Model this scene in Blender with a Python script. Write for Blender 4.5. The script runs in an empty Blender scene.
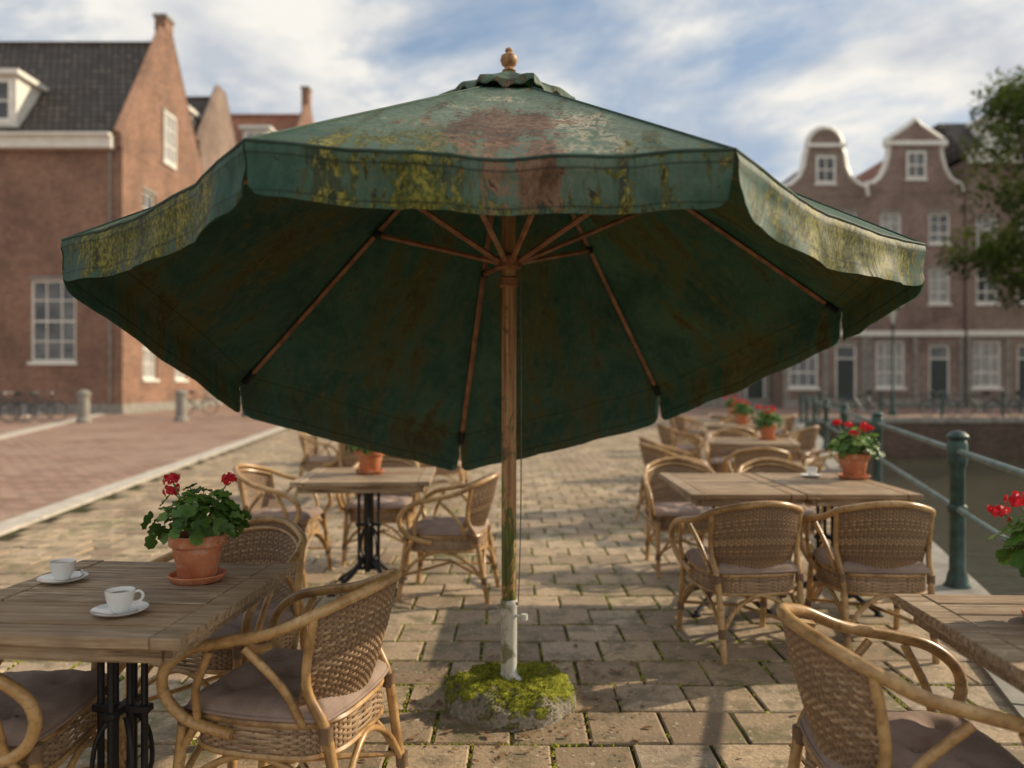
import bpy, bmesh, math, random
from mathutils import Vector, Matrix, noise as mn
random.seed(7)
R=random.Random(11)
sc=bpy.context.scene
COL=sc.collection
SOCK=bpy.types.NodeSocket
# ------------------------------------------------------------------ materials
class G:
    def __init__(s,name,world=None):
        if world is None:
            s.m=bpy.data.materials.new(name); s.m.use_nodes=True; s.nt=s.m.node_tree
        else:
            s.m=world; s.nt=world.node_tree
        s.nt.nodes.clear()
    def n(s,t,ins={},**at):
        nd=s.nt.nodes.new(t)
        for k,v in at.items(): setattr(nd,k,v)
        for k,v in ins.items():
            so=nd.inputs[k]
            if isinstance(v,SOCK): s.nt.links.new(v,so)
            else: so.default_value=v
        return nd
    def noise(s,vec,scale,detail=4,rough=.55,dist=0):
        return s.n('ShaderNodeTexNoise',{'Vector':vec,'Scale':scale,'Detail':detail,'Roughness':rough,'Distortion':dist}).outputs[0]
    def ramp(s,fac,stops,interp='LINEAR'):
        nd=s.n('ShaderNodeValToRGB',{'Fac':fac}); cr=nd.color_ramp; cr.interpolation=interp
        while len(cr.elements)<len(stops): cr.elements.new(.5)
        for e,(p,c) in zip(cr.elements,stops):
            e.position=p
            e.color=(c,c,c,1) if isinstance(c,(int,float)) else (*c,1)
        return nd.outputs[0]
    def mix(s,f,a,b,blend='MIX'):
        nd=s.n('ShaderNodeMix',data_type='RGBA',blend_type=blend)
        for i,v in ((0,f),(6,a),(7,b)):
            if isinstance(v,SOCK): s.nt.links.new(v,nd.inputs[i])
            elif i==0: nd.inputs[0].default_value=v
            else: nd.inputs[i].default_value=(*v,1) if len(v)==3 else v
        return nd.outputs[2]
    def math(s,op,a,b=0.0,c=0.0,clamp=False):
        nd=s.n('ShaderNodeMath',operation=op,use_clamp=clamp)
        for i,v in ((0,a),(1,b),(2,c)):
            if isinstance(v,SOCK): s.nt.links.new(v,nd.inputs[i])
            else: nd.inputs[i].default_value=v
        return nd.outputs[0]
    def st(s,a,k=3.0): # stretch noise contrast around .5
        return s.math('MULTIPLY_ADD',a,k,.5-.5*k,True)
    def wsum(s,*pairs):
        r=None
        for a,w in pairs:
            t=s.math('MULTIPLY',a,w); r=t if r is None else s.math('ADD',r,t)
        return r
    def mapping(s,vec,scale=(1,1,1),loc=(0,0,0),rot=(0,0,0)):
        return s.n('ShaderNodeMapping',{'Vector':vec,'Scale':scale,'Location':loc,'Rotation':rot}).outputs[0]
    def obj(s,rand=False):
        o=s.n('ShaderNodeTexCoord').outputs['Object']
        if rand:
            r=s.n('ShaderNodeObjectInfo').outputs['Random']
            r=s.math('MULTIPLY',r,37.0)
            o=s.n('ShaderNodeVectorMath',{0:o,1:r},operation='ADD').outputs[0]
        return o
    def attr(s,name,out='Fac'):
        return s.n('ShaderNodeAttribute',attribute_name=name).outputs[out]
    def bump(s,h,strength=.5,dist=.01,normal=None):
        ins={'Height':h,'Strength':strength,'Distance':dist}
        if normal is not None: ins['Normal']=normal
        return s.n('ShaderNodeBump',ins).outputs[0]
    def out(s,col,rough=.7,metal=0,normal=None,spec=.5,transl=0,translcol=None,**extra):
        ins={'Base Color':col if isinstance(col,SOCK) else (*col,1),'Roughness':rough,'Metallic':metal,'Specular IOR Level':spec}
        if normal is not None: ins['Normal']=normal
        ins.update(extra)
        b=s.n('ShaderNodeBsdfPrincipled',ins).outputs[0]
        if transl:
            tc=translcol if translcol is not None else col
            ti={'Color':tc if isinstance(tc,SOCK) else (*tc,1)}
            t=s.n('ShaderNodeBsdfTranslucent',ti).outputs[0]
            b=s.n('ShaderNodeMixShader',{0:transl,1:b,2:t}).outputs[0]
        s.n('ShaderNodeOutputMaterial',{'Surface':b})
        return s.m

def simple(name,col,rough=.6,metal=0,var=.15,scale=8,bump=.1,spec=.5,rand=False):
    g=G(name); o=g.obj(rand)
    nz=g.noise(o,scale,4,.6)
    c=g.mix(g.ramp(nz,[(.3,0),(.7,1)]),tuple(x*(1-var) for x in col),tuple(min(1,x*(1+var)) for x in col))
    nr=g.bump(g.noise(o,scale*7,2,.6),bump,.004) if bump>=.2 else None
    return g.out(c,rough,metal,nr,spec)

M={}
# weathered teak
g=G('weathered_wood'); o=g.obj(True); va=g.attr('var')
o2=g.n('ShaderNodeVectorMath',{0:o,1:g.math('MULTIPLY',va,5.0)},operation='ADD').outputs[0]
gr=g.noise(g.mapping(o2,(4,75,75)),1,5,.68,.5); bl=g.noise(o,4,4,.6)
c=g.ramp(gr,[(.30,(.07,.042,.025)),(.43,(.27,.18,.105)),(.55,(.43,.32,.20)),(.70,(.60,.49,.35))])
c=g.mix(g.ramp(bl,[(.44,0),(.64,.65)]),c,(.15,.11,.075))
c=g.mix(g.math('MULTIPLY',va,.6),c,(.30,.18,.09))
M['wood']=g.out(c,g.ramp(gr,[(.3,.85),(.7,.5)]),0,g.bump(gr,.9,.005),.4)
g=G('rattan_cane'); o=g.obj(True); nz=g.noise(o,9,4,.6); fz=g.noise(o,60,3)
c=g.ramp(nz,[(.3,(.22,.115,.04)),(.5,(.44,.26,.10)),(.72,(.60,.39,.18))])
c=g.mix(g.ramp(fz,[(.5,0),(.72,.6)]),c,(.15,.08,.03))
M['cane']=g.out(c,.34,0,None,.5)
g=G('wicker_strands'); o=g.obj(True); nz=g.noise(o,7,4,.6); fz=g.noise(o,120,2); va=g.attr('var')
c=g.ramp(va,[(0,(.18,.105,.055)),(.5,(.36,.225,.12)),(1,(.52,.355,.21))])
c=g.mix(g.ramp(nz,[(.38,0),(.68,.6)]),c,(.21,.145,.095))
c=g.mix(g.ramp(fz,[(.4,0),(.7,.35)]),c,(.11,.065,.035))
M['wicker']=g.out(c,.5,0,None,.45)
g=G('cushion_fabric'); o=g.obj(True); nz=g.noise(o,6,4,.6); fz=g.noise(o,260,2,.7)
c=g.ramp(nz,[(.3,(.25,.18,.145)),(.7,(.43,.325,.265))]); c=g.mix(g.ramp(fz,[(.35,0),(.7,.4)]),c,(.17,.12,.10))
M['cushion']=g.out(c,.95,0,g.bump(fz,.4,.003),.15)
M['iron']=simple('cast_iron',(.018,.018,.019),.5,.3,.4,20,.3)
g=G('parasol_pole_wood'); o=g.obj(); gr=g.noise(g.mapping(o,(70,70,2.5)),1,5,.6); mo=g.noise(g.mapping(o,(14,14,5)),1,6,.72,.5)
z=g.n('ShaderNodeSeparateXYZ',{0:o}).outputs[2]
c=g.ramp(gr,[(.3,(.19,.085,.033)),(.5,(.40,.21,.09)),(.7,(.56,.36,.19))])
low=g.n('ShaderNodeMapRange',{0:z,1:1.6,2:.45,3:-.12,4:.17}).outputs[0]
mm=g.ramp(g.math('ADD',mo,low),[(.53,0),(.58,1)])
c=g.mix(mm,c,g.ramp(gr,[(.4,(.05,.06,.013)),(.6,(.16,.175,.03))]))
c=g.mix(g.ramp(g.noise(o,14,4),[(.56,0),(.66,.65)]),c,(.07,.04,.02))
M['pole']=g.out(c,.5,0,g.bump(gr,.4,.003),.4)
g=G('rib_wood'); o=g.obj(); gr=g.noise(o,18,4,.6)
M['rib']=g.out(g.ramp(gr,[(.3,(.16,.06,.028)),(.7,(.42,.20,.10))]),.5)
g=G('galvanised_tube'); o=g.obj(); nz=g.noise(g.mapping(o,(20,20,4)),1,5,.65)
c=g.ramp(nz,[(.34,(.22,.13,.08)),(.42,(.52,.51,.47)),(.7,(.70,.69,.65))])
c=g.mix(g.ramp(g.noise(o,11,5),[(.56,0),(.64,.85)]),c,(.16,.16,.07))
M['tube']=g.out(c,.5,.1)
g=G('mossy_concrete'); o=g.obj(); a=g.noise(o,8,6,.7,.3); b=g.noise(o,60,4,.7)
z=g.n('ShaderNodeSeparateXYZ',{0:o}).outputs[2]
st=g.ramp(b,[(.3,(.19,.165,.13)),(.5,(.36,.32,.255)),(.7,(.50,.46,.38))])
st=g.mix(g.ramp(a,[(.4,.45),(.6,0)]),st,(.14,.12,.085))
ms=g.ramp(b,[(.3,(.07,.08,.01)),(.55,(.25,.26,.03)),(.75,(.44,.42,.07))])
mk=g.ramp(g.math('ADD',a,g.math('MULTIPLY',z,2.4)),[(.61,0),(.67,1)])
M['base']=g.out(g.mix(mk,st,ms),.95,0,g.bump(g.math('ADD',b,g.math('MULTIPLY',mk,1.2)),.9,.012),.1)
g=G('moss_tuft'); o=g.obj(); nz=g.noise(o,25,3)
M['moss']=g.out(g.ramp(nz,[(.3,(.08,.095,.012)),(.55,(.24,.255,.03)),(.75,(.44,.41,.07))]),.95,spec=.1)
# parasol fabric
def fabric(name,inner):
    g=G(name); uv=g.n('ShaderNodeUVMap',uv_map='UVMap').outputs[0]
    st=g.n('ShaderNodeSeparateColor',{0:g.attr('stain','Color')})
    sr,sg,sb=st.outputs[0],st.outputs[1],st.outputs[2]
    streak=g.st(g.noise(g.mapping(uv,(12,1.7,1)),1,6,.66,.3),2.8)
    blot=g.st(g.noise(g.mapping(uv,(4,3,1),(3,7,0)),1,6,.68,.5),2.8)
    fine=g.st(g.noise(g.mapping(uv,(38,20,1)),1,5,.72,.6),2.8)
    if inner:
        c=g.ramp(g.wsum((blot,.6),(fine,.4)),[(.2,(.055,.12,.085)),(.8,(.12,.21,.15))])
        bm=g.wsum((streak,.5),(fine,.15),(blot,.35),(sr,.24))
        c=g.mix(g.ramp(bm,[(.58,0),(.84,.75)]),c,(.17,.14,.05))
        c=g.mix(g.ramp(g.wsum((blot,.4),(fine,.3),(streak,.3),(sr,.10)),[(.68,0),(.82,.7)]),c,(.075,.055,.025))
        c=g.mix(g.ramp(g.wsum((fine,.7),(streak,.3),(sr,.15)),[(.84,0),(.94,.7)]),c,(.24,.21,.09))
        tr=.48
    else:
        c=g.ramp(g.wsum((blot,.5),(streak,.5)),[(.15,(.024,.072,.048)),(.5,(.05,.128,.084)),(.8,(.12,.215,.145))])
        fade=g.ramp(g.wsum((sb,.8),(blot,.25)),[(.15,0),(.75,.85)])
        c=g.mix(fade,c,g.ramp(fine,[(.2,(.15,.21,.145)),(.8,(.32,.36,.26))]))
        gm=g.wsum((streak,.55),(fine,.3),(blot,.15),(sr,.16),(sg,.08))
        c=g.mix(g.ramp(gm,[(.55,0),(.69,.88)]),c,g.ramp(fine,[(.3,(.028,.036,.014)),(.7,(.09,.095,.035))]))
        bl=g.wsum((fine,.45),(streak,.2),(blot,.35),(sb,.28))
        c=g.mix(g.ramp(bl,[(.78,0),(.83,.95)]),c,(.55,.49,.35))
        mo=g.wsum((fine,.5),(blot,.3),(streak,.2),(sr,.34))
        mc=g.ramp(g.wsum((g.st(g.noise(g.mapping(uv,(80,60,1)),1,3,.7),2.6),.6),(streak,.4)),[(.2,(.022,.028,.008)),(.5,(.12,.13,.02)),(.8,(.36,.32,.06))])
        c=g.mix(g.ramp(mo,[(.74,0),(.79,1)]),c,mc)
        ru=g.wsum((fine,.45),(streak,.35),(blot,.2),(sg,.38))
        c=g.mix(g.ramp(ru,[(.74,0),(.79,.96)]),c,g.ramp(g.wsum((blot,.5),(fine,.5)),[(.25,(.05,.026,.014)),(.5,(.15,.075,.04)),(.75,(.30,.18,.11))]))
        c=g.mix(g.ramp(fine,[(.80,0),(.86,.8)]),c,(.022,.02,.012))
        tr=.32
    v=g.n('ShaderNodeSeparateXYZ',{0:uv}).outputs[1]
    d1=g.math('ABSOLUTE',g.math('SUBTRACT',v,1.84 if inner else 1.925)); d2=g.math('ABSOLUTE',g.math('SUBTRACT',v,2.005))
    sm=g.ramp(g.math('MINIMUM',d1,d2),[(0,1),(.004,0)])
    c=g.mix(g.math('MULTIPLY',sm,.7),c,(.015,.022,.017))
    wr=g.noise(g.mapping(uv,(5,3.5,1)),1,3,.6,1.2)
    nrm=g.bump(wr,.5 if inner else .28,.05)
    if not inner: nrm=g.bump(g.noise(g.mapping(uv,(60,40,1)),1,3,.7),.25,.003,nrm)
    return g.out(c,.8 if inner else .6,0,nrm,.3,transl=tr)
M['fab_out']=fabric('parasol_fabric_outside',False); M['fab_in']=fabric('parasol_fabric_inside',True)
M['piping']=simple('fabric_piping',(.03,.06,.042),.8,0,.5,9,.0)
# paving
g=G('stone_tiles'); o=g.obj(); va=g.attr('var'); f=g.noise(o,55,4,.7); m=g.noise(o,6,5,.68,.3)
c=g.ramp(va,[(0,(.27,.19,.12)),(.3,(.39,.285,.18)),(.6,(.50,.37,.235)),(.85,(.58,.44,.28)),(1,(.42,.335,.25))])
c=g.mix(g.ramp(f,[(.35,.0),(.65,.6)]),c,(.22,.165,.115))
c=g.mix(g.ramp(m,[(.48,0),(.60,.7)]),c,(.185,.148,.098))
c=g.mix(g.ramp(g.math('ADD',g.math('MULTIPLY',m,.5),g.math('MULTIPLY',g.noise(o,1.1,4,.6),.5)),[(.52,0),(.60,.55)]),c,(.15,.145,.055))
c=g.mix(g.ramp(g.noise(o,30,1,.5),[(.68,0),(.71,.6)]),c,(.60,.52,.40))
M['tile']=g.out(c,.75,0,g.bump(f,.75,.007),.35)
g=G('joint_soil'); o=g.obj(); m=g.noise(o,4,4,.6)
M['joint']=g.out(g.mix(g.ramp(m,[(.42,0),(.58,1)]),(.05,.038,.026),(.065,.07,.018)),.95,spec=.1)
g=G('road_brick'); o=g.obj()
def bricktex(g,vec,c1,c2,mc,bw,rh,ms,off=.5):
    nd=g.n('ShaderNodeTexBrick',{'Vector':vec,'Color1':(*c1,1),'Color2':(*c2,1),'Mortar':(*mc,1),'Scale':1.0,'Mortar Size':ms,'Mortar Smooth':.2,'Bias':0.0,'Brick Width':bw,'Row Height':rh})
    nd.offset=off; return nd
br=bricktex(g,g.mapping(o,rot=(0,0,.13)),(.25,.135,.092),(.48,.30,.215),(.12,.085,.065),.30,.16,.018)
b=g.noise(o,.4,5,.65); f=g.noise(o,14,4,.7)
c=g.mix(g.ramp(b,[(.42,0),(.62,.55)]),br.outputs[0],(.42,.31,.23)); c=g.mix(g.ramp(f,[(.4,0),(.65,.5)]),c,(.2,.13,.1))
M['road']=g.out(c,.85,0,g.bump(br.outputs[1],-.6,.008),.3)
M['ground']=simple('ground_far',(.26,.2,.16),.9,0,.15,.8,.1)
M['kerb']=simple('kerb_stone',(.50,.45,.38),.85,0,.22,5,.4)
M['coping']=simple('coping_stone',(.26,.24,.205),.85,0,.3,4,.4)
def brick(name,c1,c2,mc,dirt=(.12,.085,.065)):
    g=G(name); o=g.obj(); s=g.n('ShaderNodeSeparateXYZ',{0:o})
    v=g.n('ShaderNodeCombineXYZ',{0:g.math('ADD',s.outputs[0],s.outputs[1]),1:s.outputs[2]}).outputs[0]
    br=bricktex(g,v,c1,c2,mc,.30,.10,.016); b=g.noise(o,.45,6,.68); f=g.noise(g.mapping(o,(5,5,9)),1,4,.75)
    c=g.mix(g.ramp(b,[(.42,0),(.62,.6)]),br.outputs[0],dirt)
    c=g.mix(g.ramp(f,[(.5,0),(.66,.55)]),c,tuple(x*.5 for x in c1))
    c=g.mix(g.ramp(f,[(.34,.5),(.46,0)]),c,tuple(x*1.35 for x in c2))
    return g.out(c,.9,0,None,.2)
M['brickL']=brick('brick_red',(.22,.092,.055),(.34,.17,.11),(.33,.27,.21))
M['brickD']=brick('brick_brown',(.24,.16,.125),(.32,.22,.175),(.3,.26,.22))
M['brickP']=brick('brick_plum',(.25,.155,.135),(.34,.225,.19),(.32,.27,.23))
M['quay']=brick('quay_brick',(.10,.06,.045),(.17,.105,.08),(.12,.1,.08),(.05,.055,.035))
def rooft(name,a,b):
    g=G(name); o=g.obj(); s=g.n('ShaderNodeSeparateXYZ',{0:o})
    v=g.n('ShaderNodeCombineXYZ',{0:g.math('ADD',s.outputs[0],g.math('MULTIPLY',s.outputs[1],.5)),1:s.outputs[2]}).outputs[0]
    br=bricktex(g,v,a,b,tuple(x*.3 for x in a),.34,.36,.045,0.0); n=g.noise(o,1.2,6,.7)
    c=g.mix(g.ramp(n,[(.42,0),(.62,.7)]),br.outputs[0],tuple(x*.5+.03 for x in a))
    return g.out(c,.75,0,g.bump(br.outputs[1],-.9,.06),.3)
M['roofD']=rooft('roof_tiles_grey',(.085,.068,.055),(.17,.14,.115)); M['roofR']=rooft('roof_tiles_orange',(.34,.12,.06),(.46,.21,.12))
M['white']=simple('white_paint',(.78,.75,.67),.55,0,.1,3,.0)
g=G('window_glass'); o=g.obj(); nz=g.noise(o,.9,3)
M['glass']=g.out(g.ramp(nz,[(.4,(.02,.023,.025)),(.6,(.12,.125,.12))]),.08,0,g.bump(g.noise(o,.7,2),.15,.05),.8)
M['curtain']=simple('net_curtain',(.34,.33,.31),.3,0,.3,2,.0)
M['door']=simple('door_paint',(.03,.04,.035),.4,0,.2,3,.0)
g=G('canal_water'); o=g.obj(); w=g.noise(g.mapping(o,(.8,2.2,1)),1.6,5,.62,.4)
M['water']=g.out((.06,.06,.035),.05,0,g.bump(w,.5,.15),.7)
M['rail']=simple('railing_green_paint',(.03,.065,.052),.42,.1,.5,14,.3)
g=G('rail_steel'); o=g.obj(); nz=g.noise(o,7,5,.65)
M['railbar']=g.out(g.ramp(nz,[(.35,(.06,.10,.085)),(.6,(.15,.20,.18))]),.45,.2)
g=G('terracotta'); o=g.obj(True); nz=g.noise(o,12,6,.65)
c=g.ramp(nz,[(.35,(.42,.13,.055)),(.7,(.60,.24,.115))]); c=g.mix(g.ramp(g.noise(o,22,5,.7),[(.52,0),(.66,.5)]),c,(.62,.46,.35))
M['terra']=g.out(c,.8,0,g.bump(g.noise(o,90,3),.25,.002),.3)
M['soil']=simple('potting_soil',(.04,.028,.02),.95,0,.4,60,.9)
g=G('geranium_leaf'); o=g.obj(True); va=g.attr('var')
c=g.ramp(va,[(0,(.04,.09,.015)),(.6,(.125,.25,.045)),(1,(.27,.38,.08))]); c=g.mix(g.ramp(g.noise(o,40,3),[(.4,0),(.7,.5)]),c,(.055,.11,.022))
M['leaf']=g.out(c,.48,0,g.bump(g.noise(o,90,2),.3,.003),.4,transl=.3)
g=G('red_petals'); va=g.attr('var')
M['petal']=g.out(g.ramp(va,[(0,(.50,.008,.015)),(1,(.80,.04,.06))]),.6,spec=.3,transl=.25)
M['stem']=simple('plant_stem',(.10,.16,.04),.6,0,.3,30,.0)
M['ceramic']=simple('white_ceramic',(.78,.76,.72),.14,0,.03,8,.0)
M['coffee']=simple('coffee',(.06,.025,.01),.2,0,.2,30,.0)
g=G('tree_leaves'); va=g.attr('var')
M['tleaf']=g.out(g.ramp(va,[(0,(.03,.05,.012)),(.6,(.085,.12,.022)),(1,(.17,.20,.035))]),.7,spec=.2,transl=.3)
M['bark']=simple('tree_bark',(.10,.075,.055),.95,0,.3,6,.9)
M['dry']=simple('dry_leaves',(.20,.11,.05),.85,0,.4,40,.0)
M['black']=simple('black_rubber',(.02,.02,.02),.6,0,.3,20,.0)
M['chrome']=simple('bicycle_steel',(.35,.35,.36),.35,.8,.2,20,.0)
M['bikep']=simple('bicycle_paint',(.03,.04,.05),.35,.1,.3,5,.0)
M['lampg']=simple('lamp_glass',(.55,.53,.45),.2,0,.1,5,.0)
M['cord']=simple('cord',(.14,.12,.08),.9,0,.2,40,.0)

# ------------------------------------------------------------------ mesh builder
class MB:
    def __init__(s): s.v=[];s.f=[];s.m=[];s.a=[]
    def add(s,vs,fs,mi=0,var=0.0):
        b=len(s.v); s.v.extend([tuple(v) for v in vs])
        for f in fs: s.f.append([i+b for i in f]); s.m.append(mi); s.a.append(var)
    def box(s,c,size,mi=0,var=0.0,rot=None,bev=0.0):
        cx,cy,cz=c; hx,hy,hz=[q/2 for q in size]
        if bev<=0:
            vs=[Vector((x*hx,y*hy,z*hz)) for x in(-1,1) for y in(-1,1) for z in(-1,1)]
            fs=[(0,1,3,2),(4,6,7,5),(0,4,5,1),(2,3,7,6),(0,2,6,4),(1,5,7,3)]
        else:
            vs=[];idx={}
            for x in(-1,1):
                for y in(-1,1):
                    for z in(-1,1):
                        for k in range(3):
                            p=[x*(hx-bev),y*(hy-bev),z*(hz-bev)]; p[k]=(x*hx,y*hy,z*hz)[k]
                            idx[(x,y,z,k)]=len(vs); vs.append(Vector(p))
            fs=[]
            for k in range(3):
                for sgn in(-1,1):
                    o=[q for q in range(3) if q!=k]; fc=[]
                    for a,b in((-1,-1),(1,-1),(1,1),(-1,1)):
                        t=[0,0,0];t[k]=sgn;t[o[0]]=a;t[o[1]]=b; fc.append(idx[(*t,k)])
                    fs.append(fc)
            for k in range(3):
                o=[q for q in range(3) if q!=k]
                for a in(-1,1):
                    for b in(-1,1):
                        fc=[]
                        for sg,kk in((-1,o[0]),(1,o[0]),(1,o[1]),(-1,o[1])):
                            t=[0,0,0];t[k]=sg;t[o[0]]=a;t[o[1]]=b; fc.append(idx[(*t,kk)])
                        fs.append(fc)
            for x in(-1,1):
                for y in(-1,1):
                    for z in(-1,1): fs.append([idx[(x,y,z,k)] for k in range(3)])
        if rot is not None: vs=[rot@v for v in vs]
        s.add([(v.x+cx,v.y+cy,v.z+cz) for v in vs],fs,mi,var)
    def tube(s,pts,r,n=8,mi=0,var=0.0,closed=False,smooth=0,flat=1.0):
        pts=[Vector(p) for p in pts]
        rs=r if isinstance(r,(list,tuple)) else [r]*len(pts)
        if smooth: pts,rs=catmull(pts,rs,smooth,closed)
        N=len(pts); vs=[];fs=[]
        up=None
        for i in range(N):
            a=pts[(i-1)%N] if (closed or i>0) else pts[i]; b=pts[(i+1)%N] if (closed or i<N-1) else pts[i]
            t=(b-a).normalized() if (b-a).length>1e-9 else Vector((0,0,1))
            if up is None:
                ref=Vector((0,0,1)) if abs(t.z)<.9 else Vector((1,0,0))
                up=(ref-t*ref.dot(t)).normalized()
            else:
                up=(up-t*up.dot(t)); up=up.normalized() if up.length>1e-6 else Vector((1,0,0))
            sd=t.cross(up)
            for k in range(n):
                an=2*math.pi*k/n
                vs.append(pts[i]+sd*(math.cos(an)*rs[i]*flat)+up*(math.sin(an)*rs[i]))
        for i in range(N if closed else N-1):
            j=(i+1)%N
            for k in range(n):
                k2=(k+1)%n; fs.append((i*n+k,i*n+k2,j*n+k2,j*n+k))
        if not closed:
            fs.append(tuple(range(n))[::-1]); fs.append(tuple((N-1)*n+k for k in range(n)))
        s.add(vs,fs,mi,var)
    def lathe(s,prof,c=(0,0,0),n=24,mi=0,var=0.0,axis=None):
        vs=[];fs=[]
        for (r,z) in prof:
            for k in range(n):
                a=2*math.pi*k/n; vs.append(Vector((r*math.cos(a),r*math.sin(a),z)))
        for i in range(len(prof)-1):
            for k in range(n):
                k2=(k+1)%n; fs.append((i*n+k,i*n+k2,(i+1)*n+k2,(i+1)*n+k))
        if prof[0][0]>1e-5: fs.append(tuple(range(n))[::-1])
        if prof[-1][0]>1e-5: fs.append(tuple((len(prof)-1)*n+k for k in range(n)))
        if axis is not None: vs=[axis@v for v in vs]
        s.add([(v.x+c[0],v.y+c[1],v.z+c[2]) for v in vs],fs,mi,var)
    def mesh(s,name,mats,smooth=True,angle=40):
        me=bpy.data.meshes.new(name); me.from_pydata(s.v,[],s.f)
        for m in mats: me.materials.append(M[m] if isinstance(m,str) else m)
        me.polygons.foreach_set('material_index',s.m)
        at=me.attributes.new('var','FLOAT','FACE'); at.data.foreach_set('value',s.a)
        bm=bmesh.new(); bm.from_mesh(me); bmesh.ops.recalc_face_normals(bm,faces=bm.faces)
        if smooth:
            lim=math.radians(angle)
            for f in bm.faces: f.smooth=True
            for e in bm.edges:
                if len(e.link_faces)==2: e.smooth=e.calc_face_angle(0)<lim
        bm.to_mesh(me); bm.free()
        return me
    def obj(s,name,mats,parent=None,smooth=True,angle=40):
        return place(name,s.mesh(name,mats,smooth,angle),parent)
def place(name,me,parent=None,loc=(0,0,0),rz=0):
    ob=bpy.data.objects.new(name,me); COL.objects.link(ob); ob.location=loc; ob.rotation_euler=(0,0,rz)
    if parent: ob.parent=parent
    return ob
def empty(name,loc=(0,0,0),rz=0):
    ob=bpy.data.objects.new(name,None); COL.objects.link(ob); ob.location=loc; ob.rotation_euler=(0,0,rz); ob.empty_display_size=.2
    return ob
def catmull(p,r,k,closed=False):
    N=len(p);P=[];Q=[]
    for i in range(N if closed else N-1):
        if closed: a,b,c,d=p[(i-1)%N],p[i],p[(i+1)%N],p[(i+2)%N]; ra,rb=r[i],r[(i+1)%N]
        else: a,b,c,d=p[max(i-1,0)],p[i],p[i+1],p[min(i+2,N-1)]; ra,rb=r[i],r[i+1]
        for j in range(k):
            t=j/k
            P.append(.5*((2*b)+(c-a)*t+(2*a-5*b+4*c-d)*t*t+(3*b-a-3*c+d)*t*t*t)); Q.append(ra+(rb-ra)*t)
    if not closed: P.append(p[-1]);Q.append(r[-1])
    return P,Q

# ------------------------------------------------------------------ camera / light / sky
cam=bpy.data.cameras.new('camera'); co=bpy.data.objects.new('camera',cam); COL.objects.link(co)
co.location=(0,0,1.35); co.rotation_euler=(math.radians(90),0,0)
cam.sensor_width=36; cam.lens=28.1; cam.clip_end=3000; cam.clip_start=.05
cam.dof.use_dof=True; cam.dof.focus_distance=2.55; cam.dof.aperture_fstop=1.55
sc.camera=co
az=math.radians(69); el=math.radians(27)
sd=Vector((math.sin(az)*math.cos(el),math.cos(az)*math.cos(el),math.sin(el)))
sl=bpy.data.lights.new('sun','SUN'); sl.energy=5.0; sl.angle=math.radians(.5); sl.color=(1,.84,.61)
so=bpy.data.objects.new('sun',sl); COL.objects.link(so); so.rotation_euler=sd.to_track_quat('Z','Y').to_euler(); so.location=(20,20,20)
w=bpy.data.worlds.new('World'); sc.world=w; w.use_nodes=True
g=G('',w)
sky=g.n('ShaderNodeTexSky'); sky.sky_type='NISHITA'; sky.sun_disc=False; sky.sun_elevation=el; sky.sun_rotation=az; sky.dust_density=1.5
d=g.n('ShaderNodeTexCoord').outputs['Generated']; s=g.n('ShaderNodeSeparateXYZ',{0:d})
zz=g.math('ADD',g.math('MAXIMUM',s.outputs[2],0.0),.16)
v=g.n('ShaderNodeCombineXYZ',{0:g.math('DIVIDE',s.outputs[0],zz),1:g.math('DIVIDE',s.outputs[1],zz),2:.3}).outputs[0]
c1=g.noise(v,1.7,7,.6,.35); c2=g.noise(g.mapping(v,loc=(4,2,1)),.6,2,.5)
f=g.math('ADD',g.math('MULTIPLY',c1,.65),g.math('MULTIPLY',c2,.35))
mask=g.ramp(f,[(.41,.05),(.47,.45),(.53,1)])
shade=g.ramp(g.noise(g.mapping(v,loc=(.15,.1,0)),2.4,5,.55),[(.36,(4.7,5.0,5.5)),(.58,(8.1,7.8,7.2))])
skc=g.mix(.6,sky.outputs[0],(2.6,3.7,5.2))
col=g.mix(mask,skc,shade)
hz=g.ramp(s.outputs[2],[(0,.7),(.3,0)])
col=g.mix(hz,col,(7.2,6.9,6.3))
bg=g.n('ShaderNodeBackground',{'Color':col,'Strength':.118}).outputs[0]
g.n('ShaderNodeOutputWorld',{'Surface':bg})
sc.view_settings.view_transform='Standard'; sc.view_settings.look='None'; sc.view_settings.exposure=0

# ------------------------------------------------------------------ ground, paving, road, canal
def xe(y): return 3.04+.315*(y-5.24)     # quay edge
def xl(y): return -4.58-.135*(y-7.15)    # left edge of the tiled strip
def sheet(name,polys,mat):
    mb=MB()
    for p,z in polys: mb.add([(x,y,z) for x,y in p],[tuple(range(len(p)))])
    return mb.obj(name,[mat],smooth=False)
YQ=31
sheet('ground',[([(-600,-60),(xe(-60),-60),(xe(YQ),YQ),(-600,YQ)],-.03),([(-600,YQ),(600,YQ),(600,900),(-600,900)],-.03)],'ground')
sheet('paving_joints',[([(xl(-6),-6),(xe(-6)-.3,-6),(xe(YQ)-.3,YQ),(xl(YQ),YQ)],-.011)],'joint')
sheet('brick_road',[([(-90,-30),(xl(-30)-.3,-30),(xl(YQ)-.3,YQ),(-90,YQ)],-.004),([(-90,YQ),(60,YQ+.5),(60,75),(-90,75)],-.004)],'road')
T=.3; mb=MB(); R=random.Random(3)
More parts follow.
